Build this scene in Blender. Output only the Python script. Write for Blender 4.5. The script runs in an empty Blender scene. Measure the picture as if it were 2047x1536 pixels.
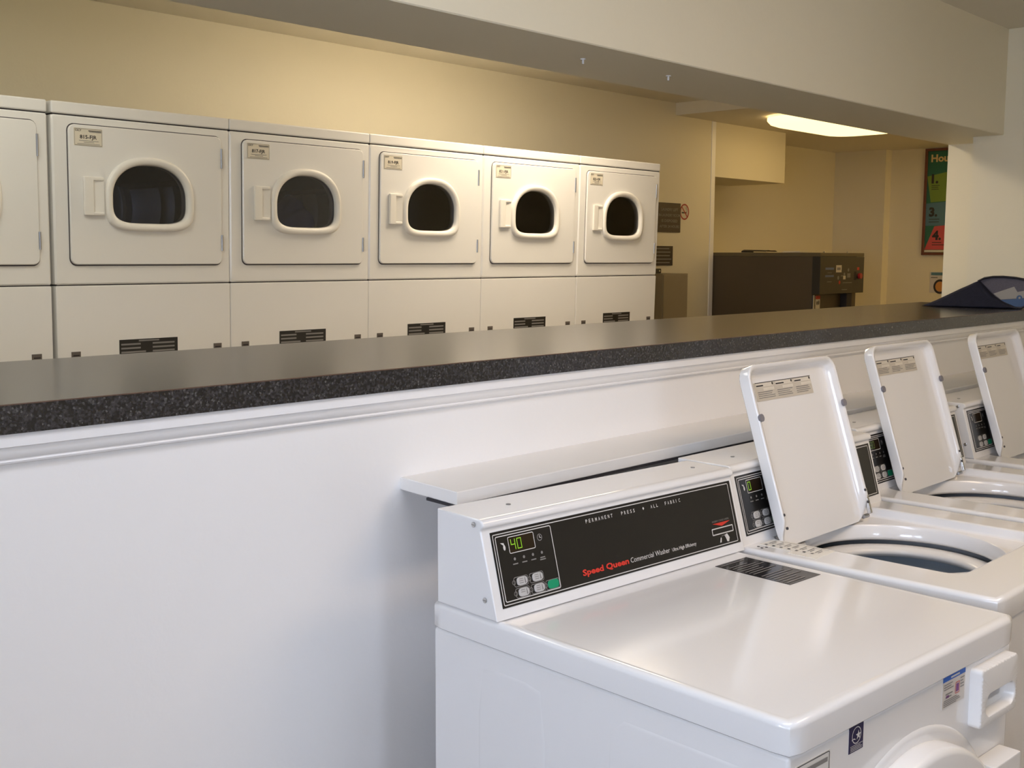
import bpy, bmesh, math, random
from mathutils import Vector, Matrix
PI = math.pi
random.seed(7)
SC = bpy.context.scene
COL = SC.collection

# ------------------------------------------------------------------ camera, world, exposure
def make_camera():
    yaw, pitch, roll = 0.826235, -0.111966, 0.003541
    f = Vector((math.sin(yaw) * math.cos(pitch), math.cos(yaw) * math.cos(pitch), math.sin(pitch)))
    r = Vector((math.cos(yaw), -math.sin(yaw), 0.0))
    u = r.cross(f)
    r2 = r * math.cos(roll) + u * math.sin(roll)
    u2 = -r * math.sin(roll) + u * math.cos(roll)
    cd = bpy.data.cameras.new('camera')
    cam = bpy.data.objects.new('camera', cd)
    COL.objects.link(cam)
    cd.sensor_fit = 'HORIZONTAL'
    cd.sensor_width = 36.0
    cd.lens = 2280.33 / 2047 * 36.0
    cd.clip_start = 0.02
    M = Matrix(((r2.x, u2.x, -f.x, -1.771), (r2.y, u2.y, -f.y, -3.702), (r2.z, u2.z, -f.z, 1.523), (0, 0, 0, 1)))
    cam.matrix_world = M
    SC.camera = cam
make_camera()

vs = SC.view_settings
vs.view_transform = 'Standard'
vs.look = 'None'
vs.gamma = 1.0
vs.use_curve_mapping = False
vs.exposure = 0.0
try:
    SC.cycles.max_bounces = 10
    SC.cycles.diffuse_bounces = 6
    SC.cycles.sample_clamp_indirect = 6.0
    SC.cycles.caustics_reflective = False
    SC.cycles.caustics_refractive = False
except Exception:
    pass

WIN_LEFT = [(-3.4, -2.75, 1.15, 2.2), (-5.0, -3.66, 1.15, 2.2)]
WIN_FRONT = [(-1.95, -1.25, 1.15, 2.15)]
SKY_COL = (0.70, 0.79, 1.0)
SKY_STRENGTH = 9.0*2.15
FRONT_LAMP = (0.75, -3.75, 2.477)
L_FRONT = 7.0*1.5
L_DRYER = 9.0*1.75
L_ALCOVE = 9.0*0.27
L_LEFT_FILL = 9.0*0.76
L_COOL_FILL = 7.0*1.05
COOL_FILL_TINT = (0.80, 0.85, 1.0)
MID_TINT = (1.0, 0.84, 0.64)
LEFT_FILL_TINT = (1.0, 0.98, 0.88)
L_FAR_FILL = 9.0*0.75
DRYER_LAMP = (2.25, -0.42, 2.571)
FRONT_TINT = (1.0, 0.76, 0.53)
WARM_TINT = (1.0, 0.70, 0.30)

world = bpy.data.worlds.new('daylight')
SC.world = world
world.use_nodes = True
bg = world.node_tree.nodes['Background']
bg.inputs[0].default_value = (*SKY_COL, 1)
bg.inputs[1].default_value = SKY_STRENGTH

# ------------------------------------------------------------------ materials
MATS = {}
def mat(name, col, rough=0.5, metal=0.0, var=0.03, vscale=6.0, bump=0.0, bscale=120.0, coat=0.0, spec=0.5, emis=None, estr=0.0):
    if name in MATS:
        return MATS[name]
    m = bpy.data.materials.new(name)
    m.use_nodes = True
    nt = m.node_tree
    b = nt.nodes['Principled BSDF']
    b.inputs['Roughness'].default_value = rough
    b.inputs['Metallic'].default_value = metal
    b.inputs['Coat Weight'].default_value = coat
    b.inputs['Coat Roughness'].default_value = 0.06
    b.inputs['Specular IOR Level'].default_value = spec
    tc = nt.nodes.new('ShaderNodeTexCoord')
    nz = nt.nodes.new('ShaderNodeTexNoise')
    nz.inputs['Scale'].default_value = vscale
    nz.inputs['Detail'].default_value = 4.0
    nt.links.new(tc.outputs['Object'], nz.inputs['Vector'])
    mx = nt.nodes.new('ShaderNodeMix')
    mx.data_type = 'RGBA'
    mx.inputs['A'].default_value = (*[c * (1 - var) for c in col], 1)
    mx.inputs['B'].default_value = (*[min(1, c * (1 + var)) for c in col], 1)
    nt.links.new(nz.outputs['Fac'], mx.inputs['Factor'])
    nt.links.new(mx.outputs['Result'], b.inputs['Base Color'])
    if bump > 0:
        n2 = nt.nodes.new('ShaderNodeTexNoise')
        n2.inputs['Scale'].default_value = bscale
        n2.inputs['Detail'].default_value = 3.0
        nt.links.new(tc.outputs['Object'], n2.inputs['Vector'])
        bp = nt.nodes.new('ShaderNodeBump')
        bp.inputs['Strength'].default_value = bump
        bp.inputs['Distance'].default_value = 0.004
        nt.links.new(n2.outputs['Fac'], bp.inputs['Height'])
        nt.links.new(bp.outputs['Normal'], b.inputs['Normal'])
    if emis:
        b.inputs['Emission Color'].default_value = (*emis, 1)
        b.inputs['Emission Strength'].default_value = estr
    MATS[name] = m
    return m

def glass_mat(name, tint, gloss_rough=0.03):
    m = bpy.data.materials.new(name)
    m.use_nodes = True
    nt = m.node_tree
    nt.nodes.remove(nt.nodes['Principled BSDF'])
    out = nt.nodes['Material Output']
    tr = nt.nodes.new('ShaderNodeBsdfTransparent')
    tr.inputs[0].default_value = (*tint, 1)
    gl = nt.nodes.new('ShaderNodeBsdfGlossy')
    gl.inputs['Roughness'].default_value = gloss_rough
    fr = nt.nodes.new('ShaderNodeFresnel')
    fr.inputs['IOR'].default_value = 1.5
    mx = nt.nodes.new('ShaderNodeMixShader')
    nt.links.new(fr.outputs[0], mx.inputs[0])
    nt.links.new(tr.outputs[0], mx.inputs[1])
    nt.links.new(gl.outputs[0], mx.inputs[2])
    nt.links.new(mx.outputs[0], out.inputs[0])
    MATS[name] = m
    return m

def laminate_mat():
    m = bpy.data.materials.new('speckled_black_laminate')
    m.use_nodes = True
    nt = m.node_tree
    b = nt.nodes['Principled BSDF']
    tc = nt.nodes.new('ShaderNodeTexCoord')
    vo = nt.nodes.new('ShaderNodeTexVoronoi')
    vo.inputs['Scale'].default_value = 330.0
    nt.links.new(tc.outputs['Object'], vo.inputs['Vector'])
    nz = nt.nodes.new('ShaderNodeTexNoise')
    nz.inputs['Scale'].default_value = 210.0
    nz.inputs['Detail'].default_value = 6.0
    nt.links.new(tc.outputs['Object'], nz.inputs['Vector'])
    r1 = nt.nodes.new('ShaderNodeValToRGB')
    r1.color_ramp.elements[0].position = 0.42
    r1.color_ramp.elements[0].color = (0.010, 0.010, 0.012, 1)
    r1.color_ramp.elements[1].position = 0.72
    r1.color_ramp.elements[1].color = (0.055, 0.052, 0.058, 1)
    nt.links.new(nz.outputs['Fac'], r1.inputs[0])
    sep = nt.nodes.new('ShaderNodeSeparateColor')
    nt.links.new(vo.outputs['Color'], sep.inputs[0])
    r2 = nt.nodes.new('ShaderNodeValToRGB')
    r2.color_ramp.elements[0].position = 0.90
    r2.color_ramp.elements[0].color = (0, 0, 0, 1)
    r2.color_ramp.elements[1].position = 0.97
    r2.color_ramp.elements[1].color = (0.5, 0.5, 0.5, 1)
    nt.links.new(sep.outputs[0], r2.inputs[0])
    mx = nt.nodes.new('ShaderNodeMix')
    mx.data_type = 'RGBA'
    nt.links.new(r2.outputs[0], mx.inputs['Factor'])
    nt.links.new(r1.outputs[0], mx.inputs['A'])
    mx.inputs['B'].default_value = (0.17, 0.165, 0.16, 1)
    nt.links.new(mx.outputs['Result'], b.inputs['Base Color'])
    b.inputs['Roughness'].default_value = 0.21
    b.inputs['Specular IOR Level'].default_value = 0.75
    MATS[m.name] = m
    return m

WALL = mat('painted_wall', (0.80, 0.745, 0.58), 0.55, var=0.015, vscale=2.0, bump=0.12, bscale=60)
WALLW = mat('white_painted_wall', (0.89, 0.875, 0.865), 0.5, var=0.012, vscale=2.0, bump=0.12, bscale=60)
CEIL = mat('ceiling_paint', (0.76, 0.72, 0.62), 0.7, var=0.02, vscale=2.0, bump=0.15, bscale=90)
TRIM = mat('gloss_white_trim', (0.90, 0.89, 0.89), 0.32, var=0.02, vscale=3.0)
SHELF = mat('white_shelf_paint', (0.82, 0.80, 0.77), 0.4, var=0.03, vscale=8.0, bump=0.05)
FLOOR = mat('vinyl_floor', (0.27, 0.22, 0.165), 0.45, var=0.12, vscale=9.0)
ENAM = mat('white_enamel', (0.785, 0.775, 0.77), 0.13, var=0.008, vscale=2.0, coat=0.3)
ENAM2 = mat('white_plastic', (0.77, 0.76, 0.75), 0.25, var=0.01)
DRY = mat('dryer_enamel', (0.80, 0.785, 0.745), 0.3, var=0.012, vscale=3.0, coat=0.15)
DRYP = mat('cream_plastic', (0.83, 0.80, 0.73), 0.35, var=0.01)
GAP = mat('dark_gap', (0.025, 0.02, 0.022), 0.8)
BLACK = mat('black_panel', (0.012, 0.011, 0.010), 0.28, var=0.1, vscale=30)
INKW = mat('white_ink', (0.62, 0.60, 0.58), 0.5)
INKR = mat('red_ink', (0.62, 0.035, 0.02), 0.5)
INKK = mat('black_ink', (0.03, 0.028, 0.03), 0.5)
INKG = mat('grey_ink', (0.22, 0.21, 0.20), 0.5)
INKB = mat('blue_ink', (0.03, 0.13, 0.50), 0.5)
INKP = mat('purple_ink', (0.20, 0.06, 0.22), 0.5)
LABEL = mat('label_paper', (0.72, 0.66, 0.53), 0.5, var=0.03)
LABELG = mat('grey_label', (0.55, 0.50, 0.42), 0.45, var=0.04)
GREEN = mat('green_button', (0.0, 0.26, 0.12), 0.4)
BTN = mat('grey_button', (0.48, 0.47, 0.46), 0.4)
LCD = mat('display_window', (0.020, 0.012, 0.006), 0.12)
LED = mat('green_led', (0.2, 0.5, 0.02), 0.5, emis=(0.36, 0.62, 0.03), estr=0.36)
LEDDIM = mat('dim_led', (0.08, 0.12, 0.03), 0.5, emis=(0.15, 0.25, 0.03), estr=0.25)
CHROME = mat('bright_steel', (0.62, 0.62, 0.62), 0.22, metal=1.0)
RUBBER = mat('grey_rubber', (0.20, 0.19, 0.21), 0.6)
HOLE = mat('dark_plug', (0.05, 0.05, 0.06), 0.5)
BASKET = mat('blue_grey_porcelain', (0.36, 0.43, 0.52), 0.3, var=0.03)
DRUM = mat('drum_steel_shaded', (0.16, 0.16, 0.18), 0.3, metal=1.0, var=0.1)  # drum wall steel darkened, shade inside the drum put into its colour
DRUMB = mat('drum_steel_lit', (0.80, 0.84, 0.90), 0.30, metal=0.85, var=0.15, vscale=14)  # back plate steel made bright and bluish, daylight put into its colour
STEEL = mat('galvanised_steel', (0.45, 0.46, 0.48), 0.32, metal=1.0, var=0.1)
CABST = mat('brushed_beige_steel', (0.30, 0.26, 0.19), 0.4, metal=0.35, var=0.05)
BROWN = mat('brown_painted_steel', (0.085, 0.062, 0.035), 0.5, var=0.06)
DARKB = mat('dark_control_box', (0.028, 0.024, 0.018), 0.45, var=0.1)
SIGNB = mat('brown_black_plastic', (0.045, 0.030, 0.020), 0.45)
FRAME = mat('brown_wood_frame', (0.16, 0.055, 0.030), 0.4, var=0.2, vscale=20)
POSTG = mat('poster_green', (0.03, 0.16, 0.11), 0.35)
POSTY = mat('poster_lime', (0.20, 0.32, 0.06), 0.35)
POSTB = mat('poster_blue', (0.10, 0.22, 0.30), 0.35)
POSTR = mat('poster_red', (0.62, 0.10, 0.11), 0.35)
POSTW = mat('poster_white', (0.70, 0.68, 0.55), 0.35)
NAVY = mat('navy_fabric', (0.004, 0.005, 0.020), 0.8, var=0.25, vscale=60, bump=0.3, bscale=300)
MESHF = mat('grey_blue_mesh', (0.085, 0.08, 0.11), 0.7, var=0.2, vscale=150)
RIMB = mat('black_rim', (0.008, 0.008, 0.016), 0.5)
CLOTH = mat('dark_blue_cloth', (0.02, 0.04, 0.16), 0.9, var=0.3, vscale=20)
ROOM_GLASS = glass_mat('clear_window_glass', (0.97, 0.98, 0.98))
DRY_GLASS = glass_mat('smoked_dryer_glass', (0.86, 0.86, 0.88))
LAM = laminate_mat()

# ------------------------------------------------------------------ mesh builder
class MB:
    def __init__(self):
        self.v = []; self.f = []; self.m = []
    def add(self, verts, faces, mi=0):
        o = len(self.v)
        self.v += [tuple(p) for p in verts]
        self.f += [tuple(i + o for i in f) for f in faces]
        self.m += [mi] * len(faces)
        return self
    def bm_add(self, bm, mi=0):
        bm.verts.index_update()
        self.add([v.co[:] for v in bm.verts], [[v.index for v in f.verts] for f in bm.faces], mi)
        bm.free()
        return self
    def box(self, x0, y0, z0, x1, y1, z1, bev=0.0, seg=2, mi=0):
        bm = bmesh.new()
        bmesh.ops.create_cube(bm, size=1.0)
        for v in bm.verts:
            v.co = Vector(((x0 + x1) / 2 + v.co.x * (x1 - x0), (y0 + y1) / 2 + v.co.y * (y1 - y0), (z0 + z1) / 2 + v.co.z * (z1 - z0)))
        if bev > 0:
            bmesh.ops.bevel(bm, geom=bm.edges[:], offset=bev, segments=seg, profile=0.5, affect='EDGES')
        return self.bm_add(bm, mi)
    def prism(self, prof, a0, a1, axis='x', bev=0.0, seg=2, mi=0):
        """prof: list of 2D points; axis x -> (y,z), axis y -> (x,z), axis z -> (x,y)"""
        bm = bmesh.new()
        def P(a, p):
            return {'x': (a, p[0], p[1]), 'y': (p[0], a, p[1]), 'z': (p[0], p[1], a)}[axis]
        v0 = [bm.verts.new(P(a0, p)) for p in prof]
        v1 = [bm.verts.new(P(a1, p)) for p in prof]
        n = len(prof)
        f0 = bm.faces.new(v0); f1 = bm.faces.new(v1[::-1])
        for i in range(n):
            bm.faces.new((v0[i], v0[(i + 1) % n], v1[(i + 1) % n], v1[i]))
        bmesh.ops.recalc_face_normals(bm, faces=bm.faces[:])
        if bev > 0:
            ed = list(set(f0.edges[:] + f1.edges[:]))
            bmesh.ops.bevel(bm, geom=ed, offset=bev, segments=seg, profile=0.5, affect='EDGES')
        return self.bm_add(bm, mi)
    def loops(self, L, cap0=False, cap1=False, mi=0, closed=True):
        n = len(L[0])
        vs_ = [p for l in L for p in l]
        fs = []
        for k in range(len(L) - 1):
            for i in range(n if closed else n - 1):
                j = (i + 1) % n
                fs.append((k * n + i, k * n + j, (k + 1) * n + j, (k + 1) * n + i))
        if cap0: fs.append(tuple(range(n - 1, -1, -1)))
        if cap1: fs.append(tuple((len(L) - 1) * n + i for i in range(n)))
        return self.add(vs_, fs, mi)
    def cyl(self, p0, p1, r, n=20, r1=None, mi=0, cap=True):
        p0 = Vector(p0); p1 = Vector(p1); d = (p1 - p0).normalized()
        a = d.orthogonal().normalized(); b = d.cross(a)
        r1 = r if r1 is None else r1
        L = [[tuple(c + (a * math.cos(2 * PI * i / n) + b * math.sin(2 * PI * i / n)) * rr) for i in range(n)] for c, rr in ((p0, r), (p1, r1))]
        return self.loops(L, cap, cap, mi)
    def tube(self, pts, r, n=10, mi=0, closed=False):
        pts = [Vector(p) for p in pts]
        L = []
        for i, p in enumerate(pts):
            a_ = pts[(i - 1) % len(pts)] if (closed or i > 0) else p
            b_ = pts[(i + 1) % len(pts)] if (closed or i < len(pts) - 1) else p
            d = (b_ - a_).normalized()
            up = Vector((0, 0, 1)) if abs(d.z) < 0.95 else Vector((1, 0, 0))
            s = d.cross(up).normalized(); t = s.cross(d)
            L.append([tuple(p + (s * math.cos(2 * PI * k / n) + t * math.sin(2 * PI * k / n)) * r) for k in range(n)])
        if closed:
            L.append(L[0])
        return self.loops(L, not closed, not closed, mi)
    def disc(self, loop, mi=0):
        return self.add(loop, [tuple(range(len(loop)))], mi)
    def build(self, name, mats, parent=None, sharp=40, xf=None, recalc=True):
        me = bpy.data.meshes.new(name)
        vv = [xf(*p) for p in self.v] if xf else self.v
        me.from_pydata([tuple(p) for p in vv], [], self.f)
        if not isinstance(mats, (list, tuple)): mats = [mats]
        for m_ in mats: me.materials.append(m_)
        me.polygons.foreach_set('material_index', self.m)
        me.validate()
        if recalc:
            bm = bmesh.new(); bm.from_mesh(me)
            bmesh.ops.remove_doubles(bm, verts=bm.verts[:], dist=1e-6)
            bmesh.ops.recalc_face_normals(bm, faces=bm.faces[:])
            bm.to_mesh(me); bm.free()
        me.polygons.foreach_set('use_smooth', [True] * len(me.polygons))
        me.set_sharp_from_angle(angle=math.radians(sharp))
        me.update()
        o = bpy.data.objects.new(name, me)
        COL.objects.link(o)
        if recalc:
            wn = o.modifiers.new('weighted_normals', 'WEIGHTED_NORMAL')
            wn.keep_sharp = True; wn.weight = 100
        if parent: o.parent = parent
        return o

def root(name, label, cat, loc, rz=0.0, group=None):
    o = bpy.data.objects.new(name, None)
    o.empty_display_size = 0.05
    COL.objects.link(o)
    o.location = loc; o.rotation_euler = (0, 0, rz)
    return tag(o, label, cat, group)
def tag(o, label, cat, group=None):
    o['label'] = label; o['category'] = cat
    if group: o['group'] = group
    return o
def struct(o):
    o['kind'] = 'structure'
    return o

# text outlines (built-in font), cached as flat triangles
TXT = {}
def text_geo(s, bold=0.0):
    k = (s, bold)
    if k not in TXT:
        cu = bpy.data.curves.new('t', 'FONT')
        cu.body = s; cu.size = 1.0; cu.resolution_u = 2; cu.offset = bold
        o = bpy.data.objects.new('t', cu); COL.objects.link(o)
        dg = bpy.context.evaluated_depsgraph_get()
        me = bpy.data.meshes.new_from_object(o.evaluated_get(dg))
        V = [(v.co.x, v.co.y) for v in me.vertices]; F = [tuple(p.vertices) for p in me.polygons]
        bpy.data.objects.remove(o); bpy.data.curves.remove(cu); bpy.data.meshes.remove(me)
        TXT[k] = (V, F)
    return TXT[k]

class Deck(MB):
    """flat printed marks in (u, v) on a surface; mapper turns (u, v, h) into local space"""
    def __init__(self, mapper, mats):
        super().__init__(); self.mp = mapper; self.mats = mats
    def poly(self, pts, mi, h=0.0006):
        return self.add([self.mp(u, v, h) for u, v in pts], [tuple(range(len(pts)))], mi)
    def quad(self, u0, v0, u1, v1, mi, h=0.0006):
        return self.poly([(u0, v0), (u1, v0), (u1, v1), (u0, v1)], mi, h)
    def outline(self, u0, v0, u1, v1, w, r, mi, h=0.0006, n=5):
        def rr(a0, b0, a1, b1, r_):
            P = []
            for cx, cy, s in ((a1 - r_, b1 - r_, 0), (a0 + r_, b1 - r_, 1), (a0 + r_, b0 + r_, 2), (a1 - r_, b0 + r_, 3)):
                for k in range(n):
                    t = (s + k / (n - 1)) * PI / 2
                    P.append((cx + r_ * math.cos(t), cy + r_ * math.sin(t)))
            return P
        o = rr(u0, v0, u1, v1, r); i = rr(u0 + w, v0 + w, u1 - w, v1 - w, max(r - w, 1e-4))
        return self.loops([[self.mp(*p, h) for p in o], [self.mp(*p, h) for p in i]], mi=mi)
    def disc2(self, u, v, r, mi, h=0.0006, n=20, ry=None, inner=0):
        ry = ry or r
        o = [(u + r * math.cos(2 * PI * k / n), v + ry * math.sin(2 * PI * k / n)) for k in range(n)]
        if inner:
            i = [(u + inner * math.cos(2 * PI * k / n), v + inner * ry / r * math.sin(2 * PI * k / n)) for k in range(n)]
            return self.loops([[self.mp(*p, h) for p in o], [self.mp(*p, h) for p in i]], mi=mi)
        return self.poly(o, mi, h)
    def line(self, pts, w, mi, h=0.0006):
        for (a, b), (c, d) in zip(pts[:-1], pts[1:]):
            t = Vector((c - a, d - b)); t.normalize(); n = Vector((-t.y, t.x)) * w / 2
            e = t * w / 2
            self.poly([(a - e.x - n.x, b - e.y - n.y), (c + e.x - n.x, d + e.y - n.y), (c + e.x + n.x, d + e.y + n.y), (a - e.x + n.x, b - e.y + n.y)], mi, h)
        return self
    def text(self, s, u0, v0, hgt, mi, width=None, bold=0.0, h=0.0006, center=False, spacing=None):
        V, F = text_geo(s, bold)
        if not V: return self
        x0 = min(p[0] for p in V); x1 = max(p[0] for p in V)
        sy = hgt / 0.72; sx = sy if width is None else width / (x1 - x0)
        off = -(x1 - x0) * sx / 2 if center else 0.0
        return self.add([self.mp(u0 + off + (p[0] - x0) * sx, v0 + p[1] * sy, h) for p in V], F, mi)
    def bars(self, u0, v0, u1, v1, rows, mi, fill=0.5, h=0.0006, rag=0.35):
        for k in range(rows):
            st = (v1 - v0) / rows
            b = v1 - (k + 1) * st + st * (1 - fill) / 2
            e = u1 - (u1 - u0) * random.random() * rag
            self.quad(u0, b, e, b + st * fill, mi, h)
        return self
    def done(self, name, parent):
        return self.build(name, self.mats, parent, recalc=False)

def rrect_ray(x0, y0, x1, y1, r, cx, cy, n=128):
    """rounded rectangle as n points seen from (cx, cy) at equal angles"""
    def sd(px, py):
        qx = abs(px - (x0 + x1) / 2) - (x1 - x0) / 2 + r
        qy = abs(py - (y0 + y1) / 2) - (y1 - y0) / 2 + r
        return math.hypot(max(qx, 0), max(qy, 0)) + min(max(qx, qy), 0) - r
    out = []
    for i in range(n):
        t = 2 * PI * i / n
        a, b = 0.0, 3.0
        for _ in range(40):
            m_ = (a + b) / 2
            if sd(cx + m_ * math.cos(t), cy + m_ * math.sin(t)) < 0: a = m_
            else: b = m_
        out.append((cx + a * math.cos(t), cy + a * math.sin(t)))
    return out
def circ(cx, cy, r, n=128):
    return [(cx + r * math.cos(2 * PI * i / n), cy + r * math.sin(2 * PI * i / n)) for i in range(n)]
def at_z(l, z): return [(p[0], p[1], z) for p in l]

# ------------------------------------------------------------------ the setting
XL, XE, XR = -3.6, 3.265, 8.335         # left walls, end wall of the front room, far wall of the dryer room
YF, YH0, YH1 = -6.2, -1.893, -1.547     # front wall, header front, header back
YB = 0.90                               # wall behind the dryers
ZF, ZD, ZA, ZH = 2.477, 2.571, 2.489, 2.04
JY = -1.765                             # corner where the end wall steps back to the jamb
YA = 1.41                               # back of the alcove

struct(MB().box(XL - 0.15, YF - 0.15, -0.1, XR + 0.15, YA + 0.2, 0.0).build('floor', FLOOR))
struct(MB().box(XL - 0.15, YF - 0.15, ZF, XE + 0.4, YH0 + 0.001, ZF + 0.1).build('ceiling', CEIL))
struct(MB().box(XL - 0.15, YH1 - 0.001, ZD, 4.876, YB + 0.15, ZD + 0.1).build('ceiling', CEIL))
struct(MB().box(4.876, YH1 - 0.001, ZA, XR + 0.15, YA + 0.2, ZD + 0.1).build('ceiling', CEIL))
struct(MB().box(XE, YF, 0, XE + 0.4, JY, ZF).build('wall_end', WALL))
struct(MB().box(3.54, JY, 0, XR + 0.15, YH1, ZD).build('wall_jamb', WALL))
struct(MB().box(XL - 0.15, YH0, ZH, 3.61, YH1, ZD + 0.1, bev=0.003, seg=1).build('wall_header', WALL))
struct(MB().box(XL, -2.05, 0, 3.61, -1.45, 1.2665).build('wall_half', WALLW))
struct(MB().box(XL - 0.15, YB, 0, 5.33, YB + 0.15, ZD).build('wall_back', WALL))
struct(MB().box(5.20, YB + 0.15, 0, 5.35, YA, ZD).build('wall_return', WALL))
struct(MB().box(5.20, YA, 0, XR + 0.15, YA + 0.2, ZD).build('wall_alcove', WALL))
struct(MB().box(8.215, 0.914, 0, XR + 0.15, YA, ZD).build('wall_step', WALL))
struct(MB().box(XR, YH1, 0, XR + 0.15, 0.914, ZD).build('wall_far', WALL))
struct(MB().box(5.34, 0.908, 2.098, 6.40, YA, ZD, bev=0.002, seg=1).build('wall_bulkhead', WALL))
struct(MB().box(5.328, YB - 0.006, 0, 5.380, YB + 0.16, ZA, bev=0.004).build('trim_1', TRIM))
# left and front walls with window openings
def walled(name, lo, hi, zt, wins, P, thick):
    """P(a, d, z): a along the wall, d outward depth"""
    w = MB()
    def bx(a0, a1, z0, z1):
        p, q = P(a0, 0, z0), P(a1, thick, z1)
        w.box(min(p[0], q[0]), min(p[1], q[1]), z0, max(p[0], q[0]), max(p[1], q[1]), z1)
    at = lo
    for (a0, a1, z0, z1) in sorted(wins):
        bx(at, a0, 0, zt); bx(a0, a1, 0, z0); bx(a0, a1, z1, zt); at = a1
    bx(at, hi, 0, zt)
    struct(w.build(name, WALL))
    for (a0, a1, z0, z1) in wins:
        globals()['NWIN'] = globals().get('NWIN', 0) + 1
        f = MB()
        def fb(u0, u1, v0, v1, d0=0.03, d1=0.10, tgt=f, bev=0.004):
            p, q = P(u0, d0, v0), P(u1, d1, v1)
            tgt.box(min(p[0], q[0]), min(p[1], q[1]), v0, max(p[0], q[0]), max(p[1], q[1]), v1, bev=bev)
        fb(a0, a0 + 0.05, z0, z1); fb(a1 - 0.05, a1, z0, z1); fb((a0 + a1) / 2 - 0.03, (a0 + a1) / 2 + 0.03, z0, z1)
        fb(a0, a1, z0, z0 + 0.05); fb(a0, a1, z1 - 0.05, z1)
        wf = struct(f.build('window_%d' % NWIN, TRIM))
        g = MB(); fb(a0 + 0.05, a1 - 0.05, z0 + 0.05, z1 - 0.05, 0.060, 0.066, g, 0)
        g.build('window_pane', ROOM_GLASS, wf)
        ld = bpy.data.lights.new('window_daylight', 'AREA')      # sampling portal for the sky seen through this window
        ld.shape = 'RECTANGLE'; ld.size = a1 - a0; ld.size_y = z1 - z0
        ld.cycles.is_portal = True
        lo_ = bpy.data.objects.new('window_daylight', ld); COL.objects.link(lo_)
        c = P((a0 + a1) / 2, 0.12, (z0 + z1) / 2); i_ = P((a0 + a1) / 2, 0.0, (z0 + z1) / 2)
        lo_.location = c
        lo_.rotation_euler = (Vector(i_) - Vector(c)).to_track_quat('-Z', 'Z').to_euler()
walled('wall_left', YF, YH1, ZF, WIN_LEFT, lambda a, d, z: (XL - d, a, z), 0.15)
walled('wall_front', XL - 0.15, XE + 0.4, ZF, WIN_FRONT, lambda a, d, z: (a, YF - d, z), 0.15)
struct(MB().box(XL - 0.15, YH1, 0, XL, YB, ZD).build('wall_left', WALL))

# moulding under the worktop
prof = [(-2.045, 1.2665), (-2.078, 1.2665), (-2.078, 1.2475), (-2.072, 1.2455), (-2.071, 1.240), (-2.069, 1.234), (-2.065, 1.229),
        (-2.061, 1.2265), (-2.0625, 1.2235), (-2.061, 1.2205), (-2.055, 1.2185), (-2.045, 1.2175)]
struct(MB().prism(prof, XL, XE, 'x').build('trim_2', TRIM))

# ------------------------------------------------------------------ worktop and shelf
t = root('worktop', 'long speckled black laminate worktop on the white half wall', 'worktop', (0, 0, 0))
MB().box(XL, -2.084, 1.2670, XE + 0.34, -1.42, 1.3092).build('slab', LAM, t)
MB().box(XL, -2.0845, 1.3085, XE + 0.34, -2.0805, 1.3102).build('edge_line', mat('brown_core_line', (0.10, 0.055, 0.035), 0.5), t)
sp = MB()
sp.add([(2.18, -1.42, 1.3094), (2.183, -1.42, 1.3094), (2.263, -2.08, 1.3094), (2.26, -2.08, 1.3094)], [(0, 1, 2, 3)])
sp.build('joint', mat('worktop_joint', (0.22, 0.13, 0.09), 0.5), t)
t['label'] = 'long speckled black laminate worktop lying on the white half wall'

t = root('wall_shelf', 'narrow white painted shelf along the half wall behind the washers', 'shelf', (0, -2.05, 1.066))
MB().prism([(-0.300, 0.0), (XE, 0.0), (XE, -0.183), (-0.325, -0.183)], 0.0, 0.025, 'z', bev=0.0015, seg=1).build('board', SHELF, t)
MB().prism([(-0.315, -0.09), (XE, -0.09), (XE, -0.1825), (-0.3245, -0.1825)], -0.0055, 0.0, 'z').build('underside_edge', mat('dark_underside', (0.02, 0.018, 0.022), 0.7), t)

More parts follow.
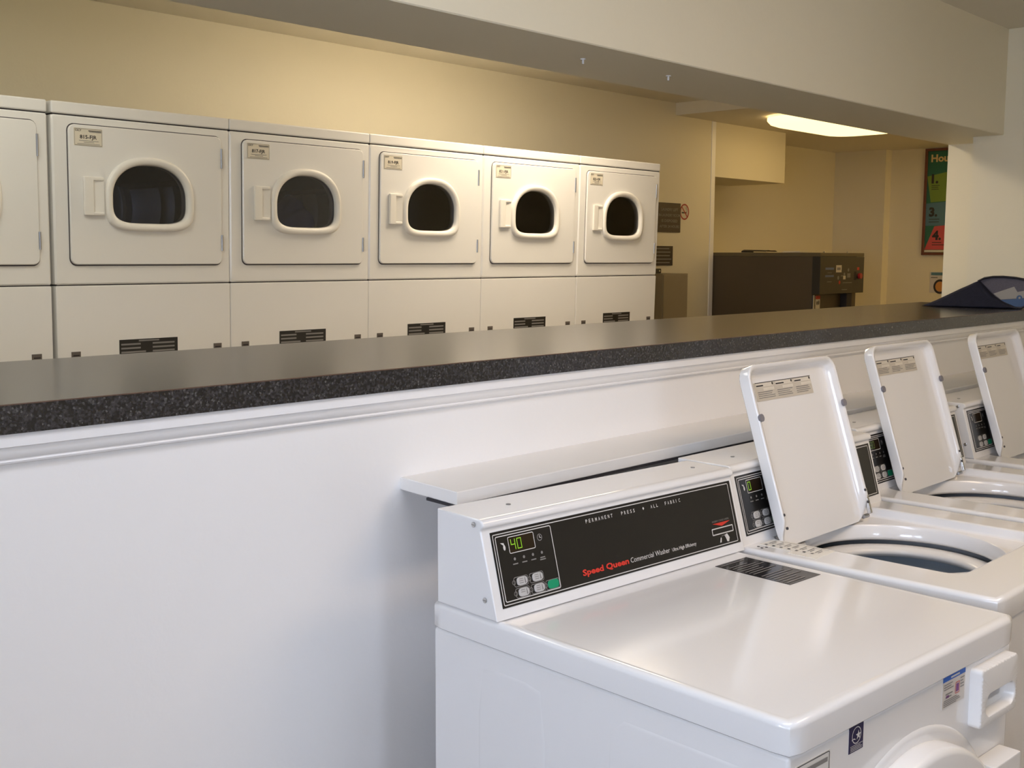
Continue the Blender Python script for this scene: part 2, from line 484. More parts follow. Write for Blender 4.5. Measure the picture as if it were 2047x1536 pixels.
# ------------------------------------------------------------------ stacked dryers
LEAN = math.tan(math.radians(1.66))
ZL = 1.984
def shear(x, y, z): return (x, y + (ZL - z) * LEAN, z)
def dshape(cu, cv, a, bu, bd, n=360):
    P = []
    for i in range(n):
        t = 2 * PI * i / n
        c, s = math.cos(t), math.sin(t)
        b, e = (bu, 2.25) if s >= 0 else (bd, 4.2)
        e_ = e
        k = (abs(c / a) ** e_ + abs(s / b) ** e_) ** (-1 / e_)
        P.append((cu + k * c, cv + k * s))
    return P
DW = 0.680
CU, CV = 0.347, -0.268
def fr(P, y): return [(p[0], y, ZL + p[1]) for p in P]
def dryer(name, label, code, group):
    r = root(name, label, 'dryer', (0, 0, 0), 0, group)
    B = lambda mb, nm, m, par=r, **k: mb.build(nm, m, par, xf=shear, **k)
    hole = dshape(CU, CV, 0.160, 0.133, 0.100)
    # upper cabinet: front with a port hole, sides, back
    n = 360
    o = rrect_ray(0.0, -0.5645, DW, -0.0015, 0.004, CU, CV, n)
    oi = rrect_ray(0.006, -0.5585, DW - 0.006, -0.0075, 0.004, CU, CV, n)
    mb = MB().loops([fr(hole, 0.05), fr(hole, 0.0), fr(oi, 0.0), fr(o, 0.006), fr(o, 0.62)], cap1=True)
    B(mb, 'cabinet', DRY)
    B(MB().box(0, 0.0, ZL + 0.0015, DW, 0.62, ZL + 0.042, bev=0.006, seg=3), 'top_panel', DRY)
    B(MB().box(0, 0.0, 0.03, DW, 0.62, ZL - 0.567, bev=0.005, seg=2), 'lower_panel', DRY)
    B(MB().box(0.003, 0.004, 0.0, DW - 0.003, 0.6, 0.03), 'plinth', GAP)
    B(MB().box(0.004, 0.005, ZL - 0.570, DW - 0.004, 0.6, ZL - 0.562), 'seam_gap_shade', GAP)  # dark filler standing in for the shade inside the cabinet seams
    B(MB().box(0.004, 0.005, ZL - 0.004, DW - 0.004, 0.6, ZL + 0.004), 'seam_gap_shade', GAP)
    # door
    do = rrect_ray(0.053, -0.496, 0.640, -0.030, 0.022, CU, CV, n)
    d1 = rrect_ray(0.0555, -0.4935, 0.6375, -0.0325, 0.020, CU, CV, n)
    g = rrect_ray(0.0495, -0.5005, 0.643, -0.0265, 0.025, CU, CV, n)
    B(MB().loops([fr(hole, -0.0006), fr(g, -0.0006)]), 'door_gap_shade', mat('door_gap', (0.06, 0.05, 0.055), 0.7))  # dark sheet painting the shade in the gap round the door
    dr = B(MB().loops([fr(hole, 0.0), fr(hole, -0.009), fr(d1, -0.009), fr(do, -0.0065), fr(do, -0.0006)]), 'door', DRY)
    ring = []
    for k, (gr, y) in enumerate(((0.028, -0.009), (0.0275, -0.017), (0.023, -0.0225), (0.015, -0.0235), (0.006, -0.021), (0.001, -0.015), (0.0, -0.004), (0.0, 0.02))):
        ring.append(fr(dshape(CU, CV, 0.1425 + gr, 0.117 + gr, 0.0845 + gr), y))
    B(MB().loops(ring), 'window_ring', DRYP, dr, sharp=60)
    gl = dshape(CU, CV, 0.1435, 0.118, 0.0855)
    B(MB().loops([fr(gl, -0.006), fr(gl, -0.001)], cap0=True, cap1=True), 'window_glass', DRY_GLASS, dr)
    hb = MB().box(0.098, -0.021, ZL - 0.330, 0.133, -0.009, ZL - 0.200, bev=0.004, seg=2)
    hb.box(0.128, -0.021, ZL - 0.213, 0.170, -0.009, ZL - 0.200, bev=0.004).box(0.128, -0.021, ZL - 0.330, 0.170, -0.009, ZL - 0.318, bev=0.004)
    hb.prism([(0.128, -0.0105), (0.170, -0.0185), (0.170, -0.009), (0.128, -0.009)], ZL - 0.322, ZL - 0.209, 'z')
    B(hb, 'handle', DRYP, dr)
    B(MB().cyl((0.6405, -0.008, ZL - 0.143), (0.6405, -0.008, ZL - 0.072), 0.0045, 12), 'hinge', STEEL, dr)
    B(MB().cyl((0.6405, -0.008, ZL - 0.446), (0.6405, -0.008, ZL - 0.388), 0.0045, 12), 'hinge', STEEL, dr)
    # number sticker
    B(MB().box(0.071, -0.0102, ZL - 0.099, 0.172, -0.009, ZL - 0.041), 'sticker', LABEL, dr)
    mp = lambda u, v, h: shear(u, -0.0102 - h, ZL + v)
    dk = Deck(mp, [INKK, INKG])
    dk.outline(0.0725, -0.0975, 0.1705, -0.0425, 0.0012, 0.003, 1)
    dk.text('CSCY', 0.075, -0.0515, 0.0065, 0, bold=0.02)
    dk.quad(0.122, -0.050, 0.168, -0.0475, 0); dk.quad(0.125, -0.0535, 0.168, -0.0515, 1)
    if code: dk.text(code, 0.1215, -0.0755, 0.0125, 0, width=0.060, bold=0.02, center=True)
    dk.quad(0.088, -0.083, 0.158, -0.0815, 1); dk.quad(0.105, -0.088, 0.142, -0.0865, 1); dk.quad(0.082, -0.0935, 0.162, -0.092, 1)
    dk.done('sticker_print', dr)
    # lower panel plates
    B(MB().box(0.224, -0.0012, ZL - 0.835, 0.453, 0.0, ZL - 0.760), 'rating_plate', BLACK)
    mp2 = lambda u, v, h: shear(u, -0.0012 - h, ZL + v)
    dk = Deck(mp2, [INKG])
    dk.quad(0.298, -0.7685, 0.378, -0.7635, 0)
    for k in range(3):
        dk.quad(0.230, -0.780 - 0.014 * k, 0.305 + 0.02 * (k == 2), -0.774 - 0.014 * k, 0); dk.quad(0.352, -0.780 - 0.014 * k, 0.440, -0.774 - 0.014 * k, 0)
    dk.done('plate_print', r)
    for u0, u1 in ((0.048, 0.081), (0.605, 0.639)):
        B(MB().box(u0, -0.0015, ZL - 0.825, u1, 0.0, ZL - 0.792).box(u0 + 0.006, -0.0022, ZL - 0.807, u1 - 0.005, -0.0015, ZL - 0.803, mi=1), 'clip', [mat('grey_clip', (0.12, 0.10, 0.085), 0.5), GAP])
    # drum behind the glass
    N = 40; RD = 0.245
    c0 = (CU, CV - 0.01)
    def dl(rad, y): return [(c0[0] + rad * math.cos(2 * PI * i / N), y, ZL + c0[1] + rad * math.sin(2 * PI * i / N)) for i in range(N)]
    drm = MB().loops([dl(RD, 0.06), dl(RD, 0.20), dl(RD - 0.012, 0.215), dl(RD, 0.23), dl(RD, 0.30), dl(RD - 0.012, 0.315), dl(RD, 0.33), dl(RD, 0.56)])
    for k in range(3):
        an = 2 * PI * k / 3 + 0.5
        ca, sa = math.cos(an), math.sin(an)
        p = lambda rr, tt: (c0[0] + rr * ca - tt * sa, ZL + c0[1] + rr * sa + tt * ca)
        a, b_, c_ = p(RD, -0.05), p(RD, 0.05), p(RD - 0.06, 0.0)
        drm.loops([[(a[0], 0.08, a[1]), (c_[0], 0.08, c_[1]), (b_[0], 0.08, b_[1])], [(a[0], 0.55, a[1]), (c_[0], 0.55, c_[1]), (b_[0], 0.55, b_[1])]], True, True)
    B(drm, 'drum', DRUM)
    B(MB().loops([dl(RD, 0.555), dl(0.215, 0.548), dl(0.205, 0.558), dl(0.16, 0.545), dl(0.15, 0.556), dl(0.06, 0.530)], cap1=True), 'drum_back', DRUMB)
    return r
DXS = [-0.684, 0.010, 0.691, 1.370, 2.051, 2.748]
DSC = [1.0, 1.0, 0.998, 1.0, 1.022, 1.018]
codes = [None, '815-FJR', '817-FJR', '819-FJR', '821-FJR', '823-FJR']
dlab = ['white stacked dryer cut off by the left edge of the photo',
        'white stacked dryer with sticker 815-FJR and streaked light in its round window',
        'white stacked dryer with sticker 817-FJR and dark blue laundry behind its glass',
        'white stacked dryer with sticker 819-FJR, third whole one from the left',
        'white stacked dryer with sticker 821-FJR, second from the right end',
        'white stacked dryer with sticker 823-FJR at the right end beside the wall signs']
for i in range(6):
    d = dryer('stacked_dryer', dlab[i], codes[i] or '813-FJR', 'stacked dryers along the back wall')
    d.location = (DXS[i], 0, 0); d.scale = (DSC[i], 1, 1)
# laundry in the second whole dryer
rng = random.Random(3)
bm = bmesh.new(); bmesh.ops.create_icosphere(bm, subdivisions=4, radius=1.0)
for v in bm.verts:
    n_ = 0.10 * math.sin(5 * v.co.x + 1) + 0.08 * math.sin(7 * v.co.z + 2 * v.co.y) + 0.05 * math.sin(13 * v.co.y + 3 * v.co.x)
    v.co *= 1 + n_
    v.co = Vector((v.co.x * 0.10, v.co.y * 0.11, v.co.z * 0.135))
    v.co.z = max(v.co.z, -0.115)
o = MB().bm_add(bm).build('laundry', CLOTH, sharp=80)
o.location = (0.691 + 0.43, 0.22, 1.612)
tag(o, 'dark blue laundry heaped in the drum behind the 817-FJR dryer glass', 'laundry')

# ------------------------------------------------------------------ washers
def con_map(y0, z0, dy, dz):
    L = math.hypot(dy, dz); ty, tz = dy / L, dz / L
    ny, nz = -tz, ty
    return lambda u, v, h: (u, y0 + v * ty + h * ny, z0 + v * tz + h * nz)

def console(r, yf, yb, W, x0=0.004):
    """back console with a nose along its top edge; yf = foot of its sloping front"""
    prof = [(yb, 0.914), (yf, 0.914), (yf + 0.040, 1.060), (yf + 0.0405, 1.0625), (yf + 0.0395, 1.0645), (yf + 0.0365, 1.0665), (yf + 0.0350, 1.0700),
            (yf + 0.0355, 1.0745), (yf + 0.0385, 1.0785), (yf + 0.0430, 1.0808), (yf + 0.0500, 1.0815), (yb, 1.0825)]
    MB().prism(prof, x0, W, 'x', bev=0.0035, seg=3).build('console', ENAM, r, sharp=50)
    mp = con_map(yf, 0.914, 0.040, 0.146)
    # black control panel, 2 mm proud
    u0, u1, v0, v1 = x0 + 0.019, W - 0.011, 0.0185, 0.1475
    pan = MB()
    q = [(u0, v0), (u1, v0), (u1, v1), (u0, v1)]
    pan.loops([[mp(*p, 0.0) for p in q], [mp(*p, 0.0012) for p in q]], cap1=True)
    pn = pan.build('control_panel', BLACK, r)
    return mp, pn, u0, u1, v0, v1

def panel_print(mp, pn, u0, u1, v0, v1, digits, lit, slot=0.0):
    H = 0.0016
    m2 = lambda u, v, h: mp(u, v, h + H)
    dk = Deck(m2, [INKW, INKR, INKG, INKK])
    W = u1 - u0
    dk.outline(u0 + 0.0025, v0 + 0.0035, u1 - 0.009, v1 - 0.0042, 0.0016, 0.003, 0)
    bx0, bx1, by0, by1 = u0 + 0.0075, u0 + 0.141, v0 + 0.0085, v1 - 0.0085
    dk.outline(bx0, by0, bx1, by1, 0.0016, 0.004, 0)
    # display frame, clock and hand marks
    dx0, dx1, dy0, dy1 = bx0 + 0.028, bx0 + 0.090, 0.1055, 0.1345
    dk.outline(dx0, dy0, dx1, dy1, 0.0013, 0.003, 0)
    cx, cy = bx0 + 0.103, 0.122
    dk.disc2(cx, cy, 0.0062, 2, inner=0.0048); dk.line([(cx, cy + 0.003), (cx, cy), (cx + 0.003, cy - 0.0008)], 0.0012, 0)
    hx, hy = bx0 + 0.016, 0.121
    dk.poly([(hx - 0.006, hy + 0.006), (hx + 0.002, hy + 0.005), (hx + 0.003, hy), (hx - 0.001, hy + 0.002)], 0)
    dk.disc2(hx + 0.002, hy - 0.003, 0.0026, 0, ry=0.005)
    for k in range(4):
        lx = bx0 + 0.037 + 0.0217 * k
        dk.disc2(lx, 0.0955, 0.0026, 2)
        dk.quad(lx - 0.006, 0.086, lx + 0.006, 0.088, 2)
        if k == 3: dk.quad(lx - 0.007, 0.0825, lx + 0.007, 0.0845, 2)
    # panel writing
    def spaced(word, u, pitch):
        for ch in word:
            dk.text(ch, u, 0.1275, 0.0068, 0, width=0.0012 if ch == 'I' else 0.0044, bold=0.01); u += pitch
    spaced('PERMANENT', u0 + 0.231, 0.0086); spaced('PRESS', u0 + 0.329, 0.0086); spaced('ALL', u0 + 0.415, 0.0086); spaced('FABRIC', u0 + 0.458, 0.0086)
    dk.poly([(u0 + 0.393, 0.1277), (u0 + 0.3955, 0.1308), (u0 + 0.393, 0.1339), (u0 + 0.3905, 0.1308)], 0)
    dk.text('Speed Queen', u0 + 0.200, 0.0365, 0.0108, 1, width=0.126, bold=0.035)
    dk.text('Commercial Washer', u0 + 0.331, 0.0365, 0.0098, 0, width=0.116, bold=0.0)
    dk.text('Ultra High Efficiency', u0 + 0.454, 0.0365, 0.0068, 0, width=0.076, bold=0.01)
    # card slot
    sx0, sx1 = u1 - 0.089 - slot, u1 - 0.018 - slot
    dk.text('INSERT CARD HERE', sx0 + 0.006, 0.0705, 0.0036, 2, width=0.056)
    dk.poly([(sx0 + 0.006, 0.068), (sx1 - 0.006, 0.068), ((sx0 + sx1) / 2, 0.0605)], 1)
    dk.outline(sx0, 0.0445, sx1, 0.0585, 0.0022, 0.002, 0)
    hx = (sx0 + sx1) / 2 + 0.002
    dk.poly([(hx - 0.018, 0.028), (hx - 0.013, 0.038), (hx - 0.010, 0.037), (hx - 0.013, 0.028)], 0)
    dk.poly([(hx, 0.041), (hx + 0.010, 0.043), (hx + 0.016, 0.034), (hx + 0.012, 0.026), (hx + 0.006, 0.027), (hx + 0.004, 0.034)], 0)
    dk.line([(hx - 0.009, 0.040), (hx + 0.002, 0.0415), (hx + 0.006, 0.036)], 0.0012, 2)
    for (bx, by) in ((0.026, 0.0565), (0.063, 0.0565), (0.026, 0.0375), (0.063, 0.0375), (0.0985, 0.0375)):
        x = bx0 + bx
        dk.outline(x - 0.0005, by - 0.0085, x + 0.0335, by + 0.0085, 0.0011, 0.004, 2)
        dk.disc2(x - 0.0005, by, 0.004, 2, inner=0.003)
    dk.done('lettering', pn)
    # display and buttons
    d = MB().loops([[m2(*p, 0.0) for p in ((dx0 + 0.001, dy0 + 0.001), (dx1 - 0.001, dy0 + 0.001), (dx1 - 0.001, dy1 - 0.001), (dx0 + 0.001, dy1 - 0.001))],
                    [m2(*p, 0.0004) for p in ((dx0 + 0.001, dy0 + 0.001), (dx1 - 0.001, dy0 + 0.001), (dx1 - 0.001, dy1 - 0.001), (dx0 + 0.001, dy1 - 0.001))]], cap1=True)
    d.build('display', LCD, pn)
    SEG = {'0': 'abcdef', '4': 'fgbc', '1': 'bc', '8': 'abcdefg'}
    if digits:
        dg = Deck(lambda u, v, h: m2(u, v, h + 0.0006), [LED if lit else LEDDIM])
        for k, ch in enumerate(digits):
            x = dx0 + 0.006 + 0.0145 * k; y0_, y1_ = dy0 + 0.0065, dy1 - 0.0055; ym = (y0_ + y1_) / 2; w_ = 0.0092; t_ = 0.0014
            S = {'a': ((x, y1_), (x + w_, y1_)), 'g': ((x, ym), (x + w_, ym)), 'd': ((x, y0_), (x + w_, y0_)), 'f': ((x, y1_), (x, ym)), 'e': ((x, ym), (x, y0_)),
                 'b': ((x + w_, y1_), (x + w_, ym)), 'c': ((x + w_, ym), (x + w_, y0_))}
            for s in SEG[ch]:
                dg.line(list(S[s]), t_, 0)
        dg.done('digits', pn)
    for k, (bx, by) in enumerate(((0.026, 0.0565), (0.063, 0.0565), (0.026, 0.0375), (0.063, 0.0375), (0.0985, 0.0375))):
        x = bx0 + bx + (0.019 if k < 4 else 0.018)
        n = 20
        def lp(s, h): return [m2(x + s * (0.0125 if k < 4 else 0.0135) * math.copysign(abs(math.cos(2 * PI * i / n)) ** 0.6, math.cos(2 * PI * i / n)), by + s * (0.0072 if k < 4 else 0.0078) * math.copysign(abs(math.sin(2 * PI * i / n)) ** 0.6, math.sin(2 * PI * i / n)), h) for i in range(n)]
        b = MB().loops([lp(1.0, 0.0), lp(1.0, 0.0008), lp(0.9, 0.0016)], cap1=True)
        if k < 4:
            b.loops([[m2(x + 0.005, by - 0.005, 0.0018), m2(x + 0.008, by - 0.004, 0.0018), m2(x + 0.0065, by + 0.005, 0.0018), m2(x + 0.005, by + 0.005, 0.0018)],
                     [m2(x + 0.006, by, 0.0019)] * 4], mi=1)
            for q in range(3 if k != 2 else 2):
                b.add([m2(x - 0.008, by + 0.0035 - q * 0.0035, 0.0018), m2(x + 0.002, by + 0.0035 - q * 0.0035, 0.0018), m2(x + 0.002, by + 0.0047 - q * 0.0035, 0.0018), m2(x - 0.008, by + 0.0047 - q * 0.0035, 0.0018)], [(0, 1, 2, 3)], 1)
        bo = b.build('button', [BTN if k < 4 else GREEN, INKG], pn)
        if k == 4: bo['label'] = 'green start button'

def screws(r, xs, pts):
    for (y, z) in pts:
        m = MB().cyl((xs + 0.001, y, z), (xs - 0.0018, y, z), 0.0048, 14).cyl((xs - 0.0018, y, z), (xs - 0.0028, y, z), 0.0048, 14, 0.003)
        m.box(xs - 0.0032, y - 0.003, z - 0.0006, xs - 0.0027, y + 0.003, z + 0.0006, mi=1)
        m.build('screw', [CHROME, INKG], r)

# --- front loader in the foreground
FW, FD = 0.688, 0.747
fl = root('front_load_washer', 'white front loading washer with closed flat top nearest the camera, display reading 40', 'washing machine', (-0.468, -3.002, 0.0), math.radians(-4.08))
CT = 0.866
body = MB()
body.box(0.004, 0.006, 0.03, FW - 0.004, FD - 0.004, CT - 0.0015, bev=0.006, seg=3)
body.build('cabinet', ENAM, fl)
# pressed panels on the left side
for pts in (((0.163, 0.10), (0.447, 0.826)), ((0.455, 0.10), (0.625, 0.826))):
    pass
em = MB()
def side_frame(y0, z0, y1, z1, wdt=0.006):
    n = 64; cy, cz = (y0 + y1) / 2, (z0 + z1) / 2
    A = rrect_ray(y0, z0, y1, z1, 0.03, cy, cz, n); Bq = rrect_ray(y0 + wdt, z0 + wdt, y1 - wdt, z1 - wdt, 0.026, cy, cz, n)
    em.loops([[(0.0042, p[0], p[1]) for p in A], [(0.0026, p[0], p[1]) for p in Bq]], cap1=True)
side_frame(0.46, 0.12, 0.622, 0.828); side_frame(0.05, 0.12, 0.322, 0.828)
em.build('side_pressing', ENAM, fl, sharp=50)
for x, y in ((0.05, 0.05), (FW - 0.05, 0.05), (0.05, FD - 0.06), (FW - 0.05, FD - 0.06)):
    MB().cyl((x, y, 0.0), (x, y, 0.032), 0.02, 16).build('foot', RUBBER, fl)
# lid cover: rounded slab with a very slight raised rim
n = 160; cx, cy = FW / 2, FD / 2
def RR(ins, r): return rrect_ray(ins, ins, FW - ins, FD - ins, max(r, 0.002), cx, cy, n)
cov = MB().loops([at_z(RR(0.0015, 0.016), CT), at_z(RR(0.0, 0.017), CT + 0.002), at_z(RR(0.0, 0.017), 0.903), at_z(RR(0.0012, 0.016), 0.908), at_z(RR(0.0045, 0.014), 0.9118),
                  at_z(RR(0.0095, 0.012), 0.9132), at_z(RR(0.0145, 0.010), 0.9130), at_z(RR(0.020, 0.008), 0.9120)], cap0=True, cap1=True)
cov.build('top_cover', ENAM, fl, sharp=60)
mp, pn, u0, u1, v0, v1 = console(fl, 0.572, 0.727, 0.704, -0.001)
panel_print(mp, pn, u0, u1, v0, v1, '40', True)
screws(fl, -0.001, ((0.629, 1.071), (0.600, 0.946)))
for x in (0.115, 0.645):
    MB().cyl((x, 0.668, 1.0815), (x, 0.668, 1.0832), 0.0045, 10).build('top_plug', INKG, fl)
# black instruction plate on the top
mpT = lambda u, v, h: (u, v, 0.9122 + h)
MB().box(0.556, 0.366, 0.9118, 0.660, 0.539, 0.9127).build('instruction_plate', mat('black_gloss_plate', (0.02, 0.018, 0.018), 0.14), fl)
dk = Deck(lambda u, v, h: (u, v, 0.9127 + h), [INKG])
for k in range(17):
    yv = 0.530 - 0.0095 * k
    if k in (1, 9): continue
    dk.quad(0.562, yv - 0.003, 0.562 + random.choice((0.06, 0.075, 0.09)), yv, 0)
dk.done('plate_print', fl)
# front: door, drawer, stickers, latch
N = 72; dcx, dcz = 0.342, 0.508
def dl(rad, y): return [(dcx + rad * math.cos(2 * PI * i / N), y, dcz + rad * math.sin(2 * PI * i / N)) for i in range(N)]
MB().loops([dl(0.296, 0.0075), dl(0.292, 0.003), dl(0.284, 0.002), dl(0.276, 0.005)], cap1=True).build('door_surround', ENAM, fl, sharp=60)
do = MB().loops([dl(0.270, 0.006), dl(0.270, -0.020), dl(0.267, -0.028), dl(0.259, -0.033), dl(0.212, -0.0345), dl(0.203, -0.032), dl(0.198, -0.024), dl(0.196, 0.002)]).build('door', ENAM2, fl, sharp=60)
MB().loops([dl(0.198, -0.018), dl(0.185, -0.008), dl(0.12, 0.003), dl(0.05, 0.005)], cap1=True).build('door_glass', mat('dark_bowl_glass', (0.015, 0.015, 0.03), 0.08), do)
MB().box(0.555, -0.033, 0.610, 0.655, 0.006, 0.690, bev=0.003).build('door_latch', ENAM2, do)
n = 320
A = lambda ins, y, r: [(p[0], y, p[1]) for p in rrect_ray(0.531 + ins, 0.755 + ins, 0.668 - ins, 0.855 - ins, max(r - ins, 0.002), 0.605, 0.790, n)]
Rl = lambda ins, y: [(p[0], y, p[1]) for p in rrect_ray(0.548 + ins, 0.769 + ins, 0.661 - ins, 0.811 - ins, max(0.02 - ins, 0.002), 0.605, 0.790, n)]
dw = MB().loops([A(0, 0.007, 0.008), A(0, -0.012, 0.008), A(0.003, -0.015, 0.008), Rl(0, -0.015), Rl(0.002, -0.013), Rl(0.006, 0.002), Rl(0.014, 0.006)], cap1=True)
dw.build('detergent_drawer', ENAM2, fl, sharp=45)
mpF = lambda u, v, h: (u, 0.0058 - h, v)
MB().box(0.155, 0.0052, 0.824, 0.193, 0.0062, 0.862).build('energy_sticker', mat('navy_label', (0.012, 0.010, 0.06), 0.4), fl)
dk = Deck(lambda u, v, h: (u, 0.0052 - h, v), [INKW, INKK])
dk.disc2(0.1735, 0.848, 0.0125, 0, inner=0.0112, n=28)
star = []
for k in range(10):
    rr = 0.0075 if k % 2 == 0 else 0.003
    star.append((0.1785 + rr * math.sin(2 * PI * k / 10), 0.847 + rr * math.cos(2 * PI * k / 10)))
V = [dk.mp(0.1785, 0.847, 0.0006)] + [dk.mp(*p, 0.0006) for p in star]
dk.add(V, [(0, k + 1, (k + 1) % 10 + 1) for k in range(10)], 0)
dk.line([(0.161, 0.843), (0.166, 0.844), (0.170, 0.8425)], 0.0012, 0)
dk.quad(0.157, 0.8335, 0.191, 0.8342, 0); dk.bars(0.158, 0.8255, 0.190, 0.8325, 3, 0, fill=0.35)
dk.done('sticker_print', fl)
MB().box(0.434, 0.0052, 0.811, 0.511, 0.0062, 0.863).build('notice_sticker', mat('pale_label', (0.60, 0.56, 0.52), 0.4), fl)
dk = Deck(lambda u, v, h: (u, 0.0052 - h, v), [INKB, INKG, INKP, INKR, INKW])
dk.quad(0.434, 0.855, 0.511, 0.863, 0, h=0.0004); dk.quad(0.460, 0.8575, 0.490, 0.8605, 4, h=0.0008)
dk.quad(0.480, 0.830, 0.489, 0.843, 2); dk.outline(0.477, 0.827, 0.492, 0.846, 0.001, 0.002, 3)
dk.bars(0.438, 0.840, 0.472, 0.852, 3, 1, fill=0.4); dk.bars(0.444, 0.826, 0.470, 0.836, 2, 1, fill=0.4); dk.bars(0.438, 0.813, 0.505, 0.825, 4, 1, fill=0.45)
dk.quad(0.446, 0.827, 0.456, 0.831, 2); dk.bars(0.494, 0.832, 0.508, 0.852, 4, 1, fill=0.35)
dk.done('sticker_print', fl)
MB().box(0.020, 0.0052, 0.775, 0.104, 0.0062, 0.848).build('white_sticker', mat('white_label', (0.70, 0.68, 0.64), 0.4), fl)
dk = Deck(lambda u, v, h: (u, 0.0052 - h, v), [INKK, INKG])
dk.outline(0.021, 0.776, 0.103, 0.847, 0.0012, 0.003, 0)
dk.bars(0.03, 0.832, 0.098, 0.840, 1, 1, fill=0.8, rag=0.0); dk.bars(0.03, 0.785, 0.098, 0.825, 5, 1, fill=0.4)
dk.done('sticker_print', fl)

# --- top loaders with raised lids
TW, TD = 0.651, 0.715
def top_loader(label, loc, rz, digits, lit, left_label, lid_x=0.118):
    r = root('top_load_washer', label, 'washing machine', loc, rz, 'top loading washers with raised lids')
    n = 128
    c = (0.329, 0.330)
    o = lambda ins, z: at_z(rrect_ray(ins, ins, TW - ins, TD - ins, max(0.016 - ins, 0.003), c[0], c[1], n), z)
    rc = lambda ins, z: at_z(rrect_ray(0.113 + ins, 0.117 + ins, 0.556 - ins, 0.535 - ins, max(0.035 - ins, 0.004), c[0], c[1], n), z)
    k = lambda rad, z: at_z(circ(c[0], c[1], rad, n), z)
    MB().loops([o(0.004, 0.03), o(0.004, 0.8655)], cap0=True).build('cabinet', ENAM, r, sharp=50)
    for x, y in ((0.05, 0.05), (TW - 0.05, 0.05), (0.05, TD - 0.06), (TW - 0.05, TD - 0.06)):
        MB().cyl((x, y, 0.0), (x, y, 0.032), 0.02, 16).build('foot', RUBBER, r)
    MB().loops([o(0.004, 0.866), o(0.0, 0.868), o(0.0, 0.904), o(0.0015, 0.909), o(0.005, 0.9125), o(0.010, 0.914), rc(-0.008, 0.914), rc(-0.003, 0.9132), rc(0.0, 0.910),
                rc(0.002, 0.898), rc(0.005, 0.8935), rc(0.011, 0.8915), k(0.2110, 0.8910), k(0.2085, 0.8890), k(0.2050, 0.882), k(0.2020, 0.871), k(0.2000, 0.863), k(0.2005, 0.858), k(0.212, 0.853)]
               ).build('top_cover', ENAM, r, sharp=65)
    MB().loops([k(0.214, 0.838), k(0.212, 0.8435), k(0.200, 0.8465), k(0.180, 0.8465), k(0.168, 0.843), k(0.163, 0.836), k(0.164, 0.828), k(0.178, 0.822)]).build('tub_ring', ENAM2, r, sharp=70)
    MB().loops([k(0.196, 0.824), k(0.198, 0.800), k(0.193, 0.796), k(0.193, 0.788), k(0.197, 0.784), k(0.197, 0.45), k(0.18, 0.43)], cap1=True).build('wash_basket', BASKET, r, sharp=60)
    mp, pn, u0, u1, v0, v1 = console(r, 0.534, 0.706, TW - 0.002, 0.004)
    panel_print(mp, pn, u0, u1, v0, v1, digits, lit, 0.07)
    screws(r, 0.004, ((0.592, 1.070), (0.563, 0.956)))
    for x in (0.105, TW - 0.06):
        MB().cyl((x, 0.630, 1.081), (x, 0.630, 1.0832), 0.0045, 10).build('top_plug', INKG, r)
    # lid standing open on its hinge: a shallow tray seen from below
    LW, LH, T = 0.390, 0.403, 0.024
    th = math.radians(17.6)
    b0 = (lid_x, 0.500, 0.897)
    def lm(u, v, h):      # h towards the viewer
        return (b0[0] + u, b0[1] + v * math.sin(th) - h * math.cos(th), b0[2] + v * math.cos(th) + h * math.sin(th))
    cu, cv = LW / 2, LH / 2
    def ll(ins, rt, h): 
        P = []
        for (u, v) in rrect_ray(ins, ins * 0.25, LW - ins, LH - ins, max(rt - ins, 0.003), cu, cv, n):
            P.append(lm(u, v, h))
        return P
    def flange(ins, h): # flange fades to nothing along the hinge edge
        P = []
        for (u, v) in rrect_ray(ins, 0.0, LW - ins, LH - ins, max(0.036 - ins, 0.003), cu, cv, n):
            f = min(1.0, max(0.0, (v - 0.004) / 0.05))
            P.append(lm(u, max(v, 0.0), h * f))
        return P
    lid = MB().loops([flange(0.004, -0.004), flange(0.0, 0.0), flange(0.0, T - 0.003), flange(0.0015, T), flange(0.004, T + 0.0005), flange(0.012, T - 0.002), flange(0.0165, 0.010), flange(0.021, 0.003), flange(0.028, 0.0012)], cap0=True, cap1=True)
    lo_ = lid.build('lid', ENAM, r, sharp=65)
    ls = MB()
    q = [(0.047, 0.321), (0.296, 0.321), (0.296, 0.363), (0.047, 0.363)]
    ls.loops([[lm(*p, 0.001) for p in q], [lm(*p, 0.0022) for p in q]], cap1=True).build('warning_label', LABELG, lo_)
    dk = Deck(lambda u, v, h: lm(u, v, 0.0022 + h), [INKK, INKG, mat('pale_print', (0.66, 0.61, 0.52), 0.5)])
    dk.quad(0.052, 0.3618, 0.296, 0.3632, 0)
    for j in range(3):
        a = 0.054 + 0.083 * j
        dk.quad(a, 0.3525, a + 0.072, 0.3612, 2, h=0.0004)
        dk.quad(a + 0.001, 0.354, a + 0.03 + 0.006 * (j == 1), 0.357, 0); dk.disc2(a + 0.070, 0.358, 0.0032, 0, n=10)
        dk.quad(a + 0.028, 0.3435, a + 0.074, 0.3505, 2, h=0.0004); dk.bars(a + 0.002, 0.326, a + 0.074, 0.343, 4, 1, fill=0.35)
    dk.done('label_print', lo_)
    for u, sx in ((0.0075, 1), (LW - 0.0075, -1)):
        m = MB().cyl(lm(u, 0.284, T - 0.001), lm(u, 0.284, T + 0.005), 0.0085, 16)
        m.build('bumper', RUBBER, lo_)
        for v in (0.041, 0.070):
            MB().cyl(lm(u, v, T - 0.002), lm(u, v, T + 0.0012), 0.0032, 12).build('rivet', HOLE, lo_)
    hp = MB().box(0, 0, 0, 0.01, 0.01, 0.062, bev=0.002)
    hp.v = [lm(LW - 0.004 + p[0], 0.012 + p[2], 0.012 + p[1]) for p in hp.v]
